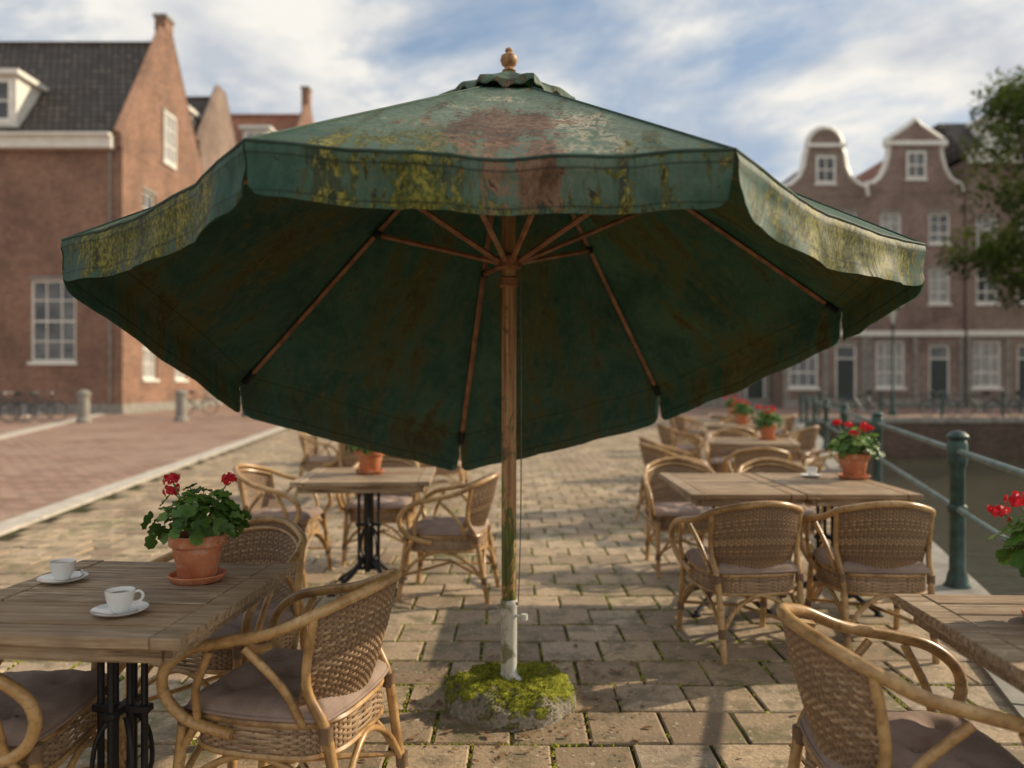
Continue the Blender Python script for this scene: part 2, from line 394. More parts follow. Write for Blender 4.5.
for j in range(-18,103):
    y0=j*T; off=(j%2)*T/2+R.uniform(-.012,.012)
    x0=math.floor(xl(y0)/T)*T
    x=x0+off
    while x<xe(y0)-.32:
        if x>xl(y0+T)-.0:
            wj=T-.010-R.random()*.006; cx=x+T/2; cy=y0+T/2
            hw=wj/2; z=R.uniform(-.005,.003); tx=R.uniform(-.015,.015);ty=R.uniform(-.015,.015); an=R.uniform(-.016,.016)
            ca,sa=math.cos(an),math.sin(an); vs=[]
            for (e,dz) in ((hw,-.03),(hw,-.006),(hw-.007,0)):
                for a,b in((-1,-1),(1,-1),(1,1),(-1,1)):
                    jj=R.uniform(-.003,.002) if dz else R.uniform(-.003,.001)
                    px,py=a*e+jj,b*e+jj
                    vs.append((cx+px*ca-py*sa,cy+px*sa+py*ca,z+dz+px*tx+py*ty))
            fs=[(8,9,10,11)]
            for l in(0,4):
                for k in range(4): fs.append((l+k,l+(k+1)%4,l+4+(k+1)%4,l+4+k))
            mb.add(vs,fs,0,R.random())
        x+=T
mb.obj('stone_paving',['tile'],smooth=False)
mb=MB()
for (fn,wd,y1) in ((lambda y:xl(y)-.16,.26,YQ),(lambda y:-11.5-.35*(y-16),.45,40)):
    y=-5.0
    while y<y1:
        a=Vector((fn(y+.005),y+.005,0)); b=Vector((fn(y+.995),y+.995,0))
        dd=(b-a).normalized(); nn=Vector((dd.y,-dd.x,0)); h=.012+R.uniform(0,.006)
        mb.add([a-nn*wd/2+Vector((0,0,-.03)),a+nn*wd/2+Vector((0,0,-.03)),b+nn*wd/2+Vector((0,0,-.03)),b-nn*wd/2+Vector((0,0,-.03)),
                a-nn*wd/2+Vector((0,0,h)),a+nn*wd/2+Vector((0,0,h)),b+nn*wd/2+Vector((0,0,h)),b-nn*wd/2+Vector((0,0,h))],
               [(4,5,6,7),(0,1,5,4),(1,2,6,5),(2,3,7,6),(3,0,4,7)],0,R.random()); y+=1
mb.obj('kerb',['kerb'],smooth=False)
mb=MB()
def wallseg(p,q,z0,z1,th,mi):
    p=Vector((*p,0));q=Vector((*q,0)); d_=(q-p).normalized(); n_=Vector((d_.y,-d_.x,0))*th
    vs=[p,q,q-n_,p-n_]; mb.add([(a.x,a.y,z0) for a in vs]+[(a.x,a.y,z1) for a in vs],[(0,1,5,4),(1,2,6,5),(2,3,7,6),(3,0,4,7),(4,5,6,7)],mi)
wallseg((xe(-58),-58),(xe(YQ),YQ),-3,-.05,.5,0); wallseg((xe(YQ),YQ),(300,YQ),-3,-.05,.5,0)
y=-10.
while y<YQ-1:
    wallseg((xe(y+.01)+.04,y+.01),(xe(y+1.19)+.04,y+1.19),-.12,.02+R.uniform(0,.006),.38,1); y+=1.2
x=xe(YQ)+.1
while x<70: wallseg((x,YQ-.06),(x+1.48,YQ-.06),-.15,.05,.42,1); x+=1.5
mb.obj('quay_wall',['quay','coping'],smooth=False)
sheet('canal_water',[([(-20,-60),(300,-60),(300,YQ+.2),(-20,YQ+.2)],-1.45)],'water')

R=random.Random(5); mb=MB()
def blob(mb,c,r,h,mi=0):
    n=6;vs=[(c[0],c[1],c[2]+h)]
    for k in range(n):
        a=2*math.pi*k/n+R.random()*.6; q=r*R.uniform(.6,1.2); vs.append((c[0]+q*math.cos(a),c[1]+q*math.sin(a),c[2]-.004))
    mb.add(vs,[(0,1+k,1+(k+1)%n) for k in range(n)],mi,R.random())
cnt=0
while cnt<14000:
    y=.8+R.random()**1.6*12; x=R.uniform(-2.6,3.2)
    if x>xe(y)-.4: continue
    if mn.noise(Vector((x*1.1,y*1.1,2)))<R.uniform(-.45,.4): continue
    j=math.floor(y/T)
    if R.random()<.55: y=round(y/T)*T
    else:
        o_=(j%2)*T/2; x=round((x-o_)/T)*T+o_
    blob(mb,(x+R.gauss(0,.004),y+R.gauss(0,.004),-.004),R.uniform(.005,.013),R.uniform(.003,.010)); cnt+=1
mb.obj('joint_moss',['moss'],smooth=True,angle=80)
mb=MB()
for i in range(900):
    if i<560:
        a=R.uniform(0,6.28); q=.27+abs(R.gauss(0,.26)); x,y=math.cos(a)*q-.013,3.4+math.sin(a)*q
    else: x,y=R.uniform(-2.5,1.8),R.uniform(2,9)
    s_=R.uniform(.004,.013) if i%9 else R.uniform(.015,.028); an=R.random()*6.28; z0=.006
    vs=[]
    for k,(u_,v_) in enumerate(((-1,0),(-.3,.45),(.5,.35),(1,0),(.5,-.4),(-.3,-.42))):
        vs.append((x+s_*(u_*math.cos(an)-v_*math.sin(an)),y+s_*(u_*math.sin(an)+v_*math.cos(an)),z0+R.uniform(0,.25)*s_))
    mb.add(vs,[(0,1,2,3,4,5)],0,R.random())
mb.obj('fallen_leaves',['dry'],smooth=False)

# ------------------------------------------------------------------ parasol
par=empty('cafe_parasol',(0,0,0))
A=Vector((-.013,3.4,2.64)); PX,PY=-.013,3.4
C=[Vector(p) for p in ((-.586,1.754,1.885),(.486,1.742,1.86),(1.367,2.65,1.811),(1.58,3.83,1.704),(.82,4.44,1.288),(-.283,4.35,1.02),(-1.32,3.88,1.35),(-1.4625,2.6,1.818))]
SP={ # (t,s,radius_t,radius_s,channel,amount)  s>1 = valance; channel 0 moss 1 rust 2 bleach
 0:[(.52,.78,.16,.24,1,1.0),(.66,.62,.14,.2,1,.75),(.38,.62,.10,.2,1,.6),(.34,.88,.16,.16,0,.8),(.35,1.05,.09,.07,0,1.0),(.5,.6,.5,.45,2,.95),(.75,1.05,.10,.05,0,.6),(.62,1.05,.12,.06,1,.6),(.12,.95,.12,.1,0,.75),(.88,.95,.10,.12,0,.6),(.5,1.09,.5,.02,0,.7),(.75,.8,.15,.2,2,.7),(.2,.7,.12,.2,1,.4)],
 1:[(.5,1.05,.34,.08,0,1.3),(.6,1.04,.20,.06,2,1.4),(.45,.95,.3,.10,0,1.1),(.85,1.05,.12,.06,0,1.0)],
 7:[(.45,1.05,.4,.08,0,1.2),(.35,.93,.35,.12,0,1.1),(.6,1.0,.2,.08,2,1.0),(.5,.85,.3,.2,2,.8)],
 2:[(.5,1.0,.4,.1,0,1.0)],6:[(.5,1.0,.4,.1,0,1.0)]}
def stain(p,t,s_):
    c=[0,0,0]
    for (t0,s0,rt,rs,ch,am) in SP.get(p,[(.5,1.,.3,.15,0,.5)]):
        c[ch]+=am*math.exp(-((t-t0)/rt)**2-((s_-s0)/rs)**2)
    return c
def innerstain(p,t,s_):
    off=[.5,.5,.5,.45,.55,.5,.5,.5][p]
    return [math.exp(-((t-off)/.24)**2)*(.4+.9*math.exp(-((s_-.62)/.33)**2))+.6*math.exp(-((s_-.98)/.05)**2),0,0]
NORM=[]
for p in range(8):
    a,b=C[p],C[(p+1)%8]; n=(a-A).cross(b-A).normalized()
    if n.z<0: n=-n
    NORM.append(n)
def surf(p,t,s_):
    a,b=C[p],C[(p+1)%8]
    e=1-.012*math.sin(math.pi*t)*s_
    P=A+(a.lerp(b,t)-A)*(s_*e)
    n=NORM[p]; st=math.sin(math.pi*t)
    sag=(.03 if p==0 else .04)*st*s_**1.2
    wr=.010*mn.noise(Vector((t*5+p*9,s_*3,1)))*min(1,st*2.5)*s_ + .004*math.sin(t*21+p*2+s_*3)*st*s_**3
    wr+=.006*mn.noise(Vector((t*14+p*5,s_*4,6)))*st*s_**2
    return P-n*(sag+wr)
def canopy(layer):
    off=0 if layer=='out' else -.004
    V=[];F=[];UV=[];ST=[]
    def grid(rows):
        b=len(V); nr=len(rows);nc=len(rows[0])
        for r_ in rows:
            for (P,uv,stn) in r_: V.append(P);UV.append(uv);ST.append(stn)
        for i in range(nr-1):
            for j in range(nc-1): F.append((b+i*nc+j,b+i*nc+j+1,b+(i+1)*nc+j+1,b+(i+1)*nc+j))
    NT=32
    for p in range(8):
        rows=[]
        for i in range(41):
            s_=.04+.96*i/40; r_=[]
            for j in range(NT+1):
                t=j/NT; P=surf(p,t,s_)+NORM[p]*off
                w_=(C[p]-C[(p+1)%8]).length
                st=stain(p,t,s_) if layer=='out' else innerstain(p,t,s_)
                r_.append((P,(p*3.7+(t-.5)*w_*s_,s_*1.9),st))
            rows.append(r_)
        grid(rows)
        mid=(C[p]+C[(p+1)%8])/2; outd=Vector((mid.x-PX,mid.y-PY,0)).normalized()
        L=.125 if p==0 else (.14 if p in(7,1) else .155); wv=1.0 if p in(0,1,7) else .45
        rows=[]; w_=(C[p]-C[(p+1)%8]).length
        for i in range(11):
            r_=[]
            for j in range(NT*2+1):
                t0=j/(NT*2); k=i/10
                t=.5+(t0-.5)*(1.0-.02*k)
                cr=min(1,min(t0,1-t0)/.05); dl=L*k*(.82+.18*math.sqrt(max(0,1-(1-cr)**2)))
                P=surf(p,t,1.0)
                wave=(.011*math.sin(t*17+p*1.7)+.016*mn.noise(Vector((t*7,k*1.4,p*5.)))+.007*mn.noise(Vector((t*22,k*2,p*3.))))*k*wv
                fl=(.04+.05*mn.noise(Vector((p*3.1,0,t*2))))*dl+.006*math.sin(math.pi*min(1,k*3))
                P=P+Vector((0,0,-dl*(1+.05*mn.noise(Vector((t*3,p,7))))))+outd*(fl+wave+(off if layer=='in' else 0))
                st=stain(p,t,1+.1*k) if layer=='out' else innerstain(p,t,.96)
                r_.append((P,(p*3.7+(t-.5)*w_,1.9+dl*.95),st))
            rows.append(r_)
        grid(rows)
    for p in range(8):
        rows=[]
        for i in range(9):
            k=i/8; r_=[]
            for j in range(17):
                t=j/16; s_=.195*k*(1-.07*math.sin(math.pi*t))
                n_=NORM[p].lerp(Vector((0,0,1)),.5).normalized()
                P=A+(C[p].lerp(C[(p+1)%8],t)-A)*s_+Vector((0,0,.034+.012*(1-k)))
                P.z+=(-.012*math.sin(math.pi*t)+.013*math.sin(t*9+p*2.3)+.016)*k**3+.014*mn.noise(Vector((p,t*3,k*2)))*k
                P=P+n_*off
                r_.append((P,(p*3.7+(t-.5)*.25*k+1.2,s_*1.9+.3),[.35,.35,.4]))
            rows.append(r_)
        r_=[]
        for j in range(17):
            P,uv,st=rows[-1][j]; dr=Vector((P.x-PX,P.y-PY,0)).normalized()
            r_.append((P+Vector((0,0,-.026-.009*math.sin(j*1.1+p)))+dr*.006,(uv[0],uv[1]+.03),st))
        rows.append(r_); grid(rows)
    me=bpy.data.meshes.new('canopy_'+layer); me.from_pydata([tuple(v) for v in V],[],F)
    uvl=me.uv_layers.new(name='UVMap')
    for lp in me.loops: uvl.data[lp.index].uv=UV[lp.vertex_index]
    at=me.color_attributes.new('stain','FLOAT_COLOR','POINT')
    for i,st in enumerate(ST): at.data[i].color=(min(1.5,st[0]),min(1.5,st[1]),min(1.5,st[2]),1)
    for f in me.polygons: f.use_smooth=True
    me.materials.append(M['fab_out'] if layer=='out' else M['fab_in'])
    place('canopy_outer' if layer=='out' else 'canopy_lining',me,par)
canopy('out'); canopy('in')
mb=MB()
for p in range(8):
    mb.tube([surf(p,j/24,1.0)+NORM[p]*.001 for j in range(25)],.0045,6)
    n_=(NORM[p]+NORM[p-1]).normalized()
    mb.tube([A+(C[p]-A)*(.18+.82*j/12)+n_*.001 for j in range(13)],.004,6)
mb.obj('seam_piping',['piping'],par)
mb=MB()
hub=Vector((PX,PY,1.87))
for i in range(8):
    dn=(NORM[i]+NORM[i-1]).normalized()
    a=A-dn*.02; b=A+(C[i]-A)*.985-dn*.02
    mb.tube([a,a.lerp(b,.5),b],.0125,4,0)
    mb.tube([b-(b-a).normalized()*.07,b],.016,8,1)
    m=a.lerp(b,.47)-dn*.012
    q=hub+Vector((m.x-PX,m.y-PY,0)).normalized()*.05
    mb.tube([q,q.lerp(m,.5),m],.0125,6,0)
    mb.box(m,(.035,.035,.03),1,bev=.004)
for z0,r0 in((1.87,.052),(2.50,.055)):
    mb.lathe([(.03,z0-.035),(r0*.8,z0-.035),(r0,z0-.025),(r0,z0+.02),(r0*.75,z0+.03),(.03,z0+.03)],(PX,PY,0),20,0)
mb.lathe([(.034,1.76),(.04,1.765),(.04,1.80),(.034,1.805)],(PX,PY,0),20,0)
mb.obj('ribs',['rib','iron'],par)
mb=MB()
mb.lathe([(.0315,.40),(.0315,1.5),(.031,2.66)],(PX,PY,0),24,0)
fz=lambda z:2.665+(z-2.68)*.72
mb.lathe([(r_,fz(z_)) for r_,z_ in [(.012,2.68),(.030,2.70),(.022,2.715),(.015,2.725),(.030,2.738),(.038,2.765),(.033,2.79),(.016,2.805),(.013,2.812),(.017,2.822),(.012,2.836),(.0,2.842)]],(PX,PY,0),24,0)
mb.obj('pole',['pole'],par)
mb=MB()
mb.lathe([(.034,.02),(.034,.40),(.0365,.405),(.0365,.43),(.034,.435)],(PX,PY,0),24,0)
mb.lathe([(.06,.075),(.06,.095),(.038,.11),(.034,.13)],(PX,PY,0),24,0)
mb.tube([(PX+.03,PY-.02,.37),(PX+.06,PY-.035,.37)],.006,8,0); mb.lathe([(.0,-.012),(.014,-.012),(.014,.012),(0,.012)],(PX+.065,PY-.037,.37),12,0)
mb.tube([(PX-.03,PY-.02,.415),(PX-.055,PY-.03,.415)],.006,8,0)
mb.obj('pole_socket',['tube'],par)
mb=MB(); mb.tube([(PX+.05,PY-.03,1.86),(PX+.052,PY-.032,1.4),(PX+.05,PY-.03,.8),(PX+.04,PY-.035,.45),(PX+.03,PY-.03,.43)],.0028,6,0,smooth=5)
mb.obj('pull_cord',['cord'],par)
R=random.Random(9); V=[];F=[]
prof=[(.0,.10),(.05,.105),(.10,.105),(.15,.102),(.19,.097),(.225,.088),(.25,.075),(.27,.055),(.28,.035),(.283,.015),(.28,-.01)]
pr=[]
for i in range(len(prof)-1):
    for k in range(3):
        t=k/3; pr.append((prof[i][0]+(prof[i+1][0]-prof[i][0])*t,prof[i][1]+(prof[i+1][1]-prof[i][1])*t))
pr.append(prof[-1]); n=90
for (r_,z) in pr:
    for k in range(n):
        a=2*math.pi*k/n; P=Vector((r_*math.cos(a),r_*math.sin(a),z))
        d_=.026*mn.noise(P*9)+.014*mn.noise(P*28)+.006*mn.noise(P*70); rr=1+.05*mn.noise(Vector((math.cos(a),math.sin(a),3)))
        V.append((P.x*rr+PX+P.x*d_*1.5,P.y*rr+PY+P.y*d_*1.5,P.z+d_*(1 if z>0 else 0)))
for i in range(len(pr)-1):
    for k in range(n): F.append((i*n+k,i*n+(k+1)%n,(i+1)*n+(k+1)%n,(i+1)*n+k))
mb=MB(); mb.add(V,F); mb.obj('concrete_base',['base'],par,True,180)
mb=MB()
for i in range(5200):
    vi=R.randrange(len(V)); P=Vector(V[vi])
    if P.z<.01: continue
    q=mn.noise(Vector((P.x*7,P.y*7,4)))
    if q+P.z*4.0<R.uniform(.16,.5): continue
    P+=Vector((R.gauss(0,.006),R.gauss(0,.006),-.001))
    for k in range(3):
        a=R.random()*6.28; h=R.uniform(.003,.009); d_=Vector((math.cos(a),math.sin(a),0))
        mb.add([P+d_*.003,P-d_*.003,P+Vector((R.gauss(0,.004),R.gauss(0,.004),h))],[(0,1,2)],0,R.random())
mb.obj('base_moss',['moss'],par,False)

# ------------------------------------------------------------------ wicker chair meshes
def weave(mb,surf_,us,nstake,zs,strand_r,amp,closed=False,mi=0,RR=R,sub=4):
    n=nstake*sub
    for j,k in enumerate(zs):
        pts=[]
        for i in range(n if closed else n+1):
            u=us[0]+(us[1]-us[0])*i/n
            P,N=surf_(u,k); pts.append(P+N*(amp*math.cos(math.pi*i/sub+j*math.pi)))
        mb.tube(pts,strand_r,4,mi,RR.random(),closed,flat=.55)
    for i in range(nstake+(0 if closed else 1)):
        u=us[0]+(us[1]-us[0])*i/nstake
        pts=[surf_(u,zs[0]+(zs[-1]-zs[0])*q/6)[0] for q in range(7)]
        mb.tube(pts,strand_r*1.0,5,mi,.2)
def backP(u,k):
    wd=.200+.03*k; zt=.765-.055*u*u; z=.40+(zt-.40)*k
    x=-.205-.105*k+.125*u*u*(.8+.2*k)-.01*math.sin(math.pi*k)
    return Vector((x,wd*u,z))
def backS(u,k):
    P=backP(u,k); a=backP(u+.01,k)-P; b=backP(u,k+.01)-P
    return P,a.cross(b).normalized()
def seatP(u,k):
    a=2*math.pi*u; c_,s_=math.cos(a),math.sin(a); e=.5
    x=.225*math.copysign(abs(c_)**e,c_); y=.235*math.copysign(abs(s_)**e,s_)
    if x<0: y*=1+.35*x
    return Vector((x,y,.405-.085*k)),Vector((c_,s_,0))
R=random.Random(21)
mbw=MB()
weave(mbw,backS,(-1,1),30,[q/38 for q in range(39)],.0050,.0036,RR=R)
weave(mbw,seatP,(0,1),60,[.05+q*.9/9 for q in range(10)],.0048,.0038,closed=True,RR=R,sub=3)
CH_W=mbw.mesh('wicker_weave',['wicker'],True,60)
mbc=MB()
top=[backP(u/4,1)+Vector((0,0,.008)) for u in range(-4,5)]
def mir(P): return Vector((P[0],-P[1],P[2]))
armR=[Vector(p) for p in((-.08,.262,.672),(.06,.286,.642),(.17,.292,.612),(.245,.29,.55),(.25,.28,.475),(.19,.26,.405),(.06,.246,.372))]
rail=[mir(p) for p in armR[::-1]]+top+armR
mbc.tube(rail,.0165,8,0,smooth=5)
rail2=[backP(u/4,.93)+Vector((.012,0,.0)) for u in range(-4,5)]
mbc.tube(rail2,.009,6,0,smooth=4)
for q in(1,-1):
    f=(lambda P:Vector(P)) if q==1 else mir
    mbc.tube([f((-.285,.205,0)),f((-.245,.205,.20)),f((-.21,.212,.40)),f(backP(1,.4)+Vector((-.012,.012,0))),f(backP(1,1))],[.0165,.0165,.0165,.014,.013],8,0,smooth=5)
    mbc.tube([f((.275,.24,0)),f((.245,.236,.22)),f((.225,.228,.41))],.0165,8,0,smooth=5)
    mbc.tube([f((-.15,.225,.41)),f((-.10,.25,.52)),f((-.0,.278,.628))],.0115,8,0,smooth=5)
    mbc.tube([f((.235,.232,.30)),f((.17,.25,.40)),f((.155,.275,.50)),f((.10,.287,.615))],.0115,8,0,smooth=5)
    mbc.tube([f((.258,.238,.13)),f((.17,.232,.25)),f((0,.228,.315)),f((-.16,.215,.25)),f((-.262,.207,.13))],.0105,8,0,smooth=5)
    for P in((.225,.228,.40),(-.212,.212,.39),(.255,.238,.14),(-.26,.206,.14)):
        P=Vector(P); mbc.tube([f(P+Vector((0,0,-.022))),f(P+Vector((0,0,.022)))],.0205,8,1)
mbc.tube([(.262,-.238,.13),(.25,-.15,.25),(.245,0,.315),(.25,.15,.25),(.262,.238,.13)],.0105,8,0,smooth=5)
mbc.tube([(-.262,-.207,.13),(-.245,-.13,.25),(-.235,0,.315),(-.245,.13,.25),(-.262,.207,.13)],.0105,8,0,smooth=5)
mbc.tube([(.255,.236,.16),(0,0,.20),(-.25,-.2,.16)],.009,6,0); mbc.tube([(.255,-.236,.16),(0,0,.215),(-.25,.2,.16)],.009,6,0)
for k in(-.03,1.04):
    mbc.tube([seatP(i/40,k)[0]+seatP(i/40,k)[1]*.002 for i in range(40)],.0095,6,0,closed=True)
mbc.tube([backP(u/6,.01) for u in range(-6,7)],.008,6,0)
CH_F=mbc.mesh('cane_frame',['cane','wicker'],True,50)
mbs=MB(); mbs.add([(seatP(i/40,0)[0]*.98)+Vector((0,0,-.005)) for i in range(40)],[tuple(range(40))])
CH_B=mbs.mesh('seat_base',['wicker'],False)
def cushion():
    mb=MB(); n=36; vs=[];fs=[]
    tufts=[(0,0),(.5,.5),(-.5,.5),(.5,-.5),(-.5,-.5)]
    for side in(1,-1):
        b=len(vs)
        for i in range(n+1):
            for j in range(n+1):
                a=-1+2*i/n; c_=-1+2*j/n
                a2=math.copysign(1-(1-abs(a))**1.5,a); c2=math.copysign(1-(1-abs(c_))**1.5,c_)
                k=.32; x=.235*a2*math.sqrt(1-k*c2*c2/2); y=.245*c2*math.sqrt(1-k*a2*a2/2)
                m=max(abs(a2),abs(c2)); h=math.sqrt(max(0,1-m**5))
                if x<0: y*=1+.3*x
                if side>0:
                    z=.425+.050*h
                    for (u,v) in tufts:
                        d2=((a2-u)**2+(c2-v)**2); z-=.026*math.exp(-d2/.018)+.010*math.exp(-d2/.1)
                    z+=.008*mn.noise(Vector((x*14,y*14,3)))*h + .005*mn.noise(Vector((x*35,y*35,9)))*h
                else: z=.425-.012*h
                vs.append((x+.005,y,z))
        for i in range(n):
            for j in range(n):
                q=b+i*(n+1)+j; f=(q,q+1,q+n+2,q+n+1); fs.append(f if side<0 else f[::-1])
    mb.add(vs,fs)
    ring=[]
    for (i,j) in [(0,j) for j in range(n)]+[(i,n) for i in range(n)]+[(n,j) for j in range(n,0,-1)]+[(i,0) for i in range(n,0,-1)]:
        ring.append(vs[i*(n+1)+j])
    mb.tube(ring[::2],.006,6,0,closed=True)
    for (u,v) in tufts:
        mb.lathe([(.011,0),(.009,.004),(0,.006)],(.235*u*.9+.005,.245*v*.9,.445),8,0)
    return mb.mesh('cushion',['cushion'],True,180)
CH_C=cushion()
def chair(x,y,ang,cush=True):
    e=empty('wicker_armchair',(x,y,.0),math.radians(ang))
    for nme,me in(('woven_back_and_seat',CH_W),('cane_frame',CH_F),('seat_base',CH_B))+((('cushion',CH_C),) if cush else ()):
        place(nme,me,e)
    return e
# ------------------------------------------------------------------ tables
def table_mesh(w,d,ns):
    mb=MB(); R=random.Random(int(w*100+d*10)); zt=.75; th=.028; eb=.075
    sw=d/ns
    for i in range(ns):
        yy=-d/2+sw*(i+.5)
        mb.box((R.uniform(-.001,.001),yy,zt-th/2+R.uniform(-.0025,.0025)),(w-2*eb-.006,sw-.010,th),0,R.random(),bev=.003)
    for q in(-1,1):
        mb.box((q*(w/2-eb/2),0,zt-th/2+.001),(eb,d,th+.002),0,R.random(),bev=.003)
        mb.box((q*(w/2-.05),0,zt-th-.022),(.022,d-.08,.04),0,.3,bev=.002)
        mb.box((0,q*(d/2-.045),zt-th-.022),(w-.125,.022,.04),0,.3,bev=.002)
    top=mb.mesh('table_top',['wood'],False)
    mb=MB()
    for (x,y) in((-.065,0),(-.022,.0),(.022,0),(.065,0),(0,.06),(0,-.06)):
        mb.lathe([(.011,.13),(.014,.15),(.010,.17),(.010,.40),(.014,.415),(.010,.43),(.010,.64),(.015,.66),(.012,.69)],(x,y,0),10,0)
    for z in(.13,.42,.67):
        mb.box((0,0,z),(.17,.035,.022),0,bev=.004); mb.box((0,0,z+.0005),(.035,.155,.0215),0,bev=.004)
    for an in(45,135,225,315):
        c_,s_=math.cos(math.radians(an)),math.sin(math.radians(an))
        P=lambda r,z:(c_*r,s_*r,z)
        mb.tube([P(.02,.20),P(.07,.17),P(.15,.10),P(.24,.05),P(.30,.018)],[.016,.018,.016,.014,.016],8,0,smooth=4)
        mb.lathe([(.026,0),(.026,.012),(.012,.022)],(c_*.30,s_*.30,0),12,0)
        mb.tube([P(.03,.40),P(.07,.34),P(.08,.24),P(.05,.19)],.007,6,0,smooth=4)
        mb.tube([P(.02,.62),P(.09,.665),P(min(w,d)*.42,.70)],.011,6,0,smooth=3)
    mb.box((0,0,.705),(w*.5,.04,.012),0); mb.box((0,0,.7055),(.04,d*.5,.011),0)
    return top,mb.mesh('cast_iron_base',['iron'],True,40)
TM={}
def table(x,y,w,d,ns,ang=0):
    k=(w,d,ns)
    if k not in TM: TM[k]=table_mesh(w,d,ns)
    e=empty('cafe_table',(x,y,0),math.radians(ang)); place('slatted_top',TM[k][0],e); place('cast_iron_base',TM[k][1],e)
# ------------------------------------------------------------------ geranium, cups
def geranium(seed,heads=3,nl=130):
    R=random.Random(seed)
    pot=MB()
    pot.lathe([(.0,.014),(.058,.014),(.064,.02),(.082,.118),(.083,.122),(.092,.124),(.095,.128),(.095,.158),(.092,.162),(.084,.162),(.082,.155),(.081,.14)],n=36)
    pot.lathe([(0,.001),(.080,.001),(.086,.004),(.097,.024),(.095,.027),(.090,.025),(.081,.010),(0,.009)],n=36)
    pot.lathe([(.0,.146),(.05,.148),(.081,.141)],n=20,mi=1)
    pm=pot.mesh('terracotta_pot',['terra','soil'],True,35)
    fo=MB()
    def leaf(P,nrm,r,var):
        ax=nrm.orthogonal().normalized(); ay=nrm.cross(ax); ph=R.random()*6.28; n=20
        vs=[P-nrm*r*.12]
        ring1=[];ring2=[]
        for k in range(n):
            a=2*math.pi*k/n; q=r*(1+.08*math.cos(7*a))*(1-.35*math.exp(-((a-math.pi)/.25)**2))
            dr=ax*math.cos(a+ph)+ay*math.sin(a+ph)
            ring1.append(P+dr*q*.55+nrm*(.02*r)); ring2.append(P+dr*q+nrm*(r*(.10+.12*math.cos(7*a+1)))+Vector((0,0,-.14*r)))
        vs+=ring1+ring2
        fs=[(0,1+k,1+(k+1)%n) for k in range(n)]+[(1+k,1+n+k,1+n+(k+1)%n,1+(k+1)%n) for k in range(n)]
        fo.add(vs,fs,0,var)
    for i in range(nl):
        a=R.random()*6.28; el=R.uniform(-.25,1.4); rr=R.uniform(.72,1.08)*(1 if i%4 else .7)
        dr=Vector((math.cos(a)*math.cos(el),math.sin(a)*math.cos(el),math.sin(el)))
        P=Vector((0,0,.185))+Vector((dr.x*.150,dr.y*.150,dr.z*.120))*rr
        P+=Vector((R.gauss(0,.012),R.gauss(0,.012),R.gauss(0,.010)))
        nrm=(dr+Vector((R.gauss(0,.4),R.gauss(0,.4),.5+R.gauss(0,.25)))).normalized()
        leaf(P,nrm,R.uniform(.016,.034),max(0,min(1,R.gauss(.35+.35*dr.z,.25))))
        if i%2==0: fo.tube([(dr.x*.02,dr.y*.02,.145),Vector((P.x*.5,P.y*.5,.16+(P.z-.16)*.6)),P],.002,5,1,smooth=3)
    fl=[]
    for h in range(heads):
        a=[2.9,.15,2.5,1.2,-1.4,4.0][h%6]+R.uniform(-.2,.2); q=[.125,.11,.15,.03,.08,.09][h%6]; z=[.345,.35,.30,.34,.31,.32][h%6]
        fl.append(Vector((math.cos(a)*q,math.sin(a)*q,z)))
    for H in fl:
        fo.tube([(H.x*.1,H.y*.1,.15),(H.x*.5,H.y*.5,.25),H],.0025,6,1,smooth=4)
        nf=26
        for i in range(nf):
            z=1-1.6*(i+.5)/nf; a=i*2.4; rr=math.sqrt(max(0,1-z*z)); dr=Vector((rr*math.cos(a),rr*math.sin(a),z*.6))
            cpt=H+dr*R.uniform(.012,.030)+Vector((0,0,R.gauss(0,.004))); ax=dr.orthogonal().normalized(); ay=dr.cross(ax).normalized(); vv=R.random()
            for k in range(5):
                b=k*1.2566+R.random()*.3; d1=ax*math.cos(b)+ay*math.sin(b); d2=ax*math.cos(b+1.57)+ay*math.sin(b+1.57)
                L=R.uniform(.008,.013)
                fo.add([cpt,cpt+d1*L*.6+d2*L*.42+dr*.003,cpt+d1*L+dr*.001,cpt+d1*L*.6-d2*L*.42+dr*.003],[(0,1,2,3)],2,vv*.6+R.random()*.4)
    return pm,fo.mesh('geranium_plant',['leaf','stem','petal'],True,60)
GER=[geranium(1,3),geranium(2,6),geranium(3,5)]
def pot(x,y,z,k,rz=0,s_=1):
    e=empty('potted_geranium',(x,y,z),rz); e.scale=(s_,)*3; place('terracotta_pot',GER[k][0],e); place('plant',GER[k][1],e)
mb=MB()
mb.lathe([(0,.004),(.03,.0),(.045,.003),(.066,.011),(.078,.017),(.0785,.019),(.066,.015),(.046,.008),(.0,.008)],n=40)
mb.lathe([(.0,.010),(.022,.010),(.024,.014),(.032,.03),(.039,.05),(.041,.068),(.0415,.072),(.040,.0725),(.038,.068),(.036,.050),(.030,.032),(.0,.02)],n=36)
mb.lathe([(.0,.060),(.0375,.060)],n=28,mi=1)
mb.tube([(.039,0,.062),(.052,0,.064),(.062,0,.052),(.055,0,.036),(.034,0,.030)],.0042,8,0,smooth=5)
CUP=mb.mesh('coffee_cup',['ceramic','coffee'],True,60)
mb=MB(); mb.tube([(-.075,-.02,.02),(-.02,-.053,.015),(.02,-.058,.019),(.05,-.05,.023)],[.002,.002,.004,.008],6,0,smooth=4,flat=.5)
SPOON=mb.mesh('teaspoon',['chrome'],True)
def cup(x,y,z,rz):
    e=empty('coffee_cup',(x,y,z),rz); e.scale=(.88,)*3; place('cup_and_saucer',CUP,e); place('teaspoon',SPOON,e)

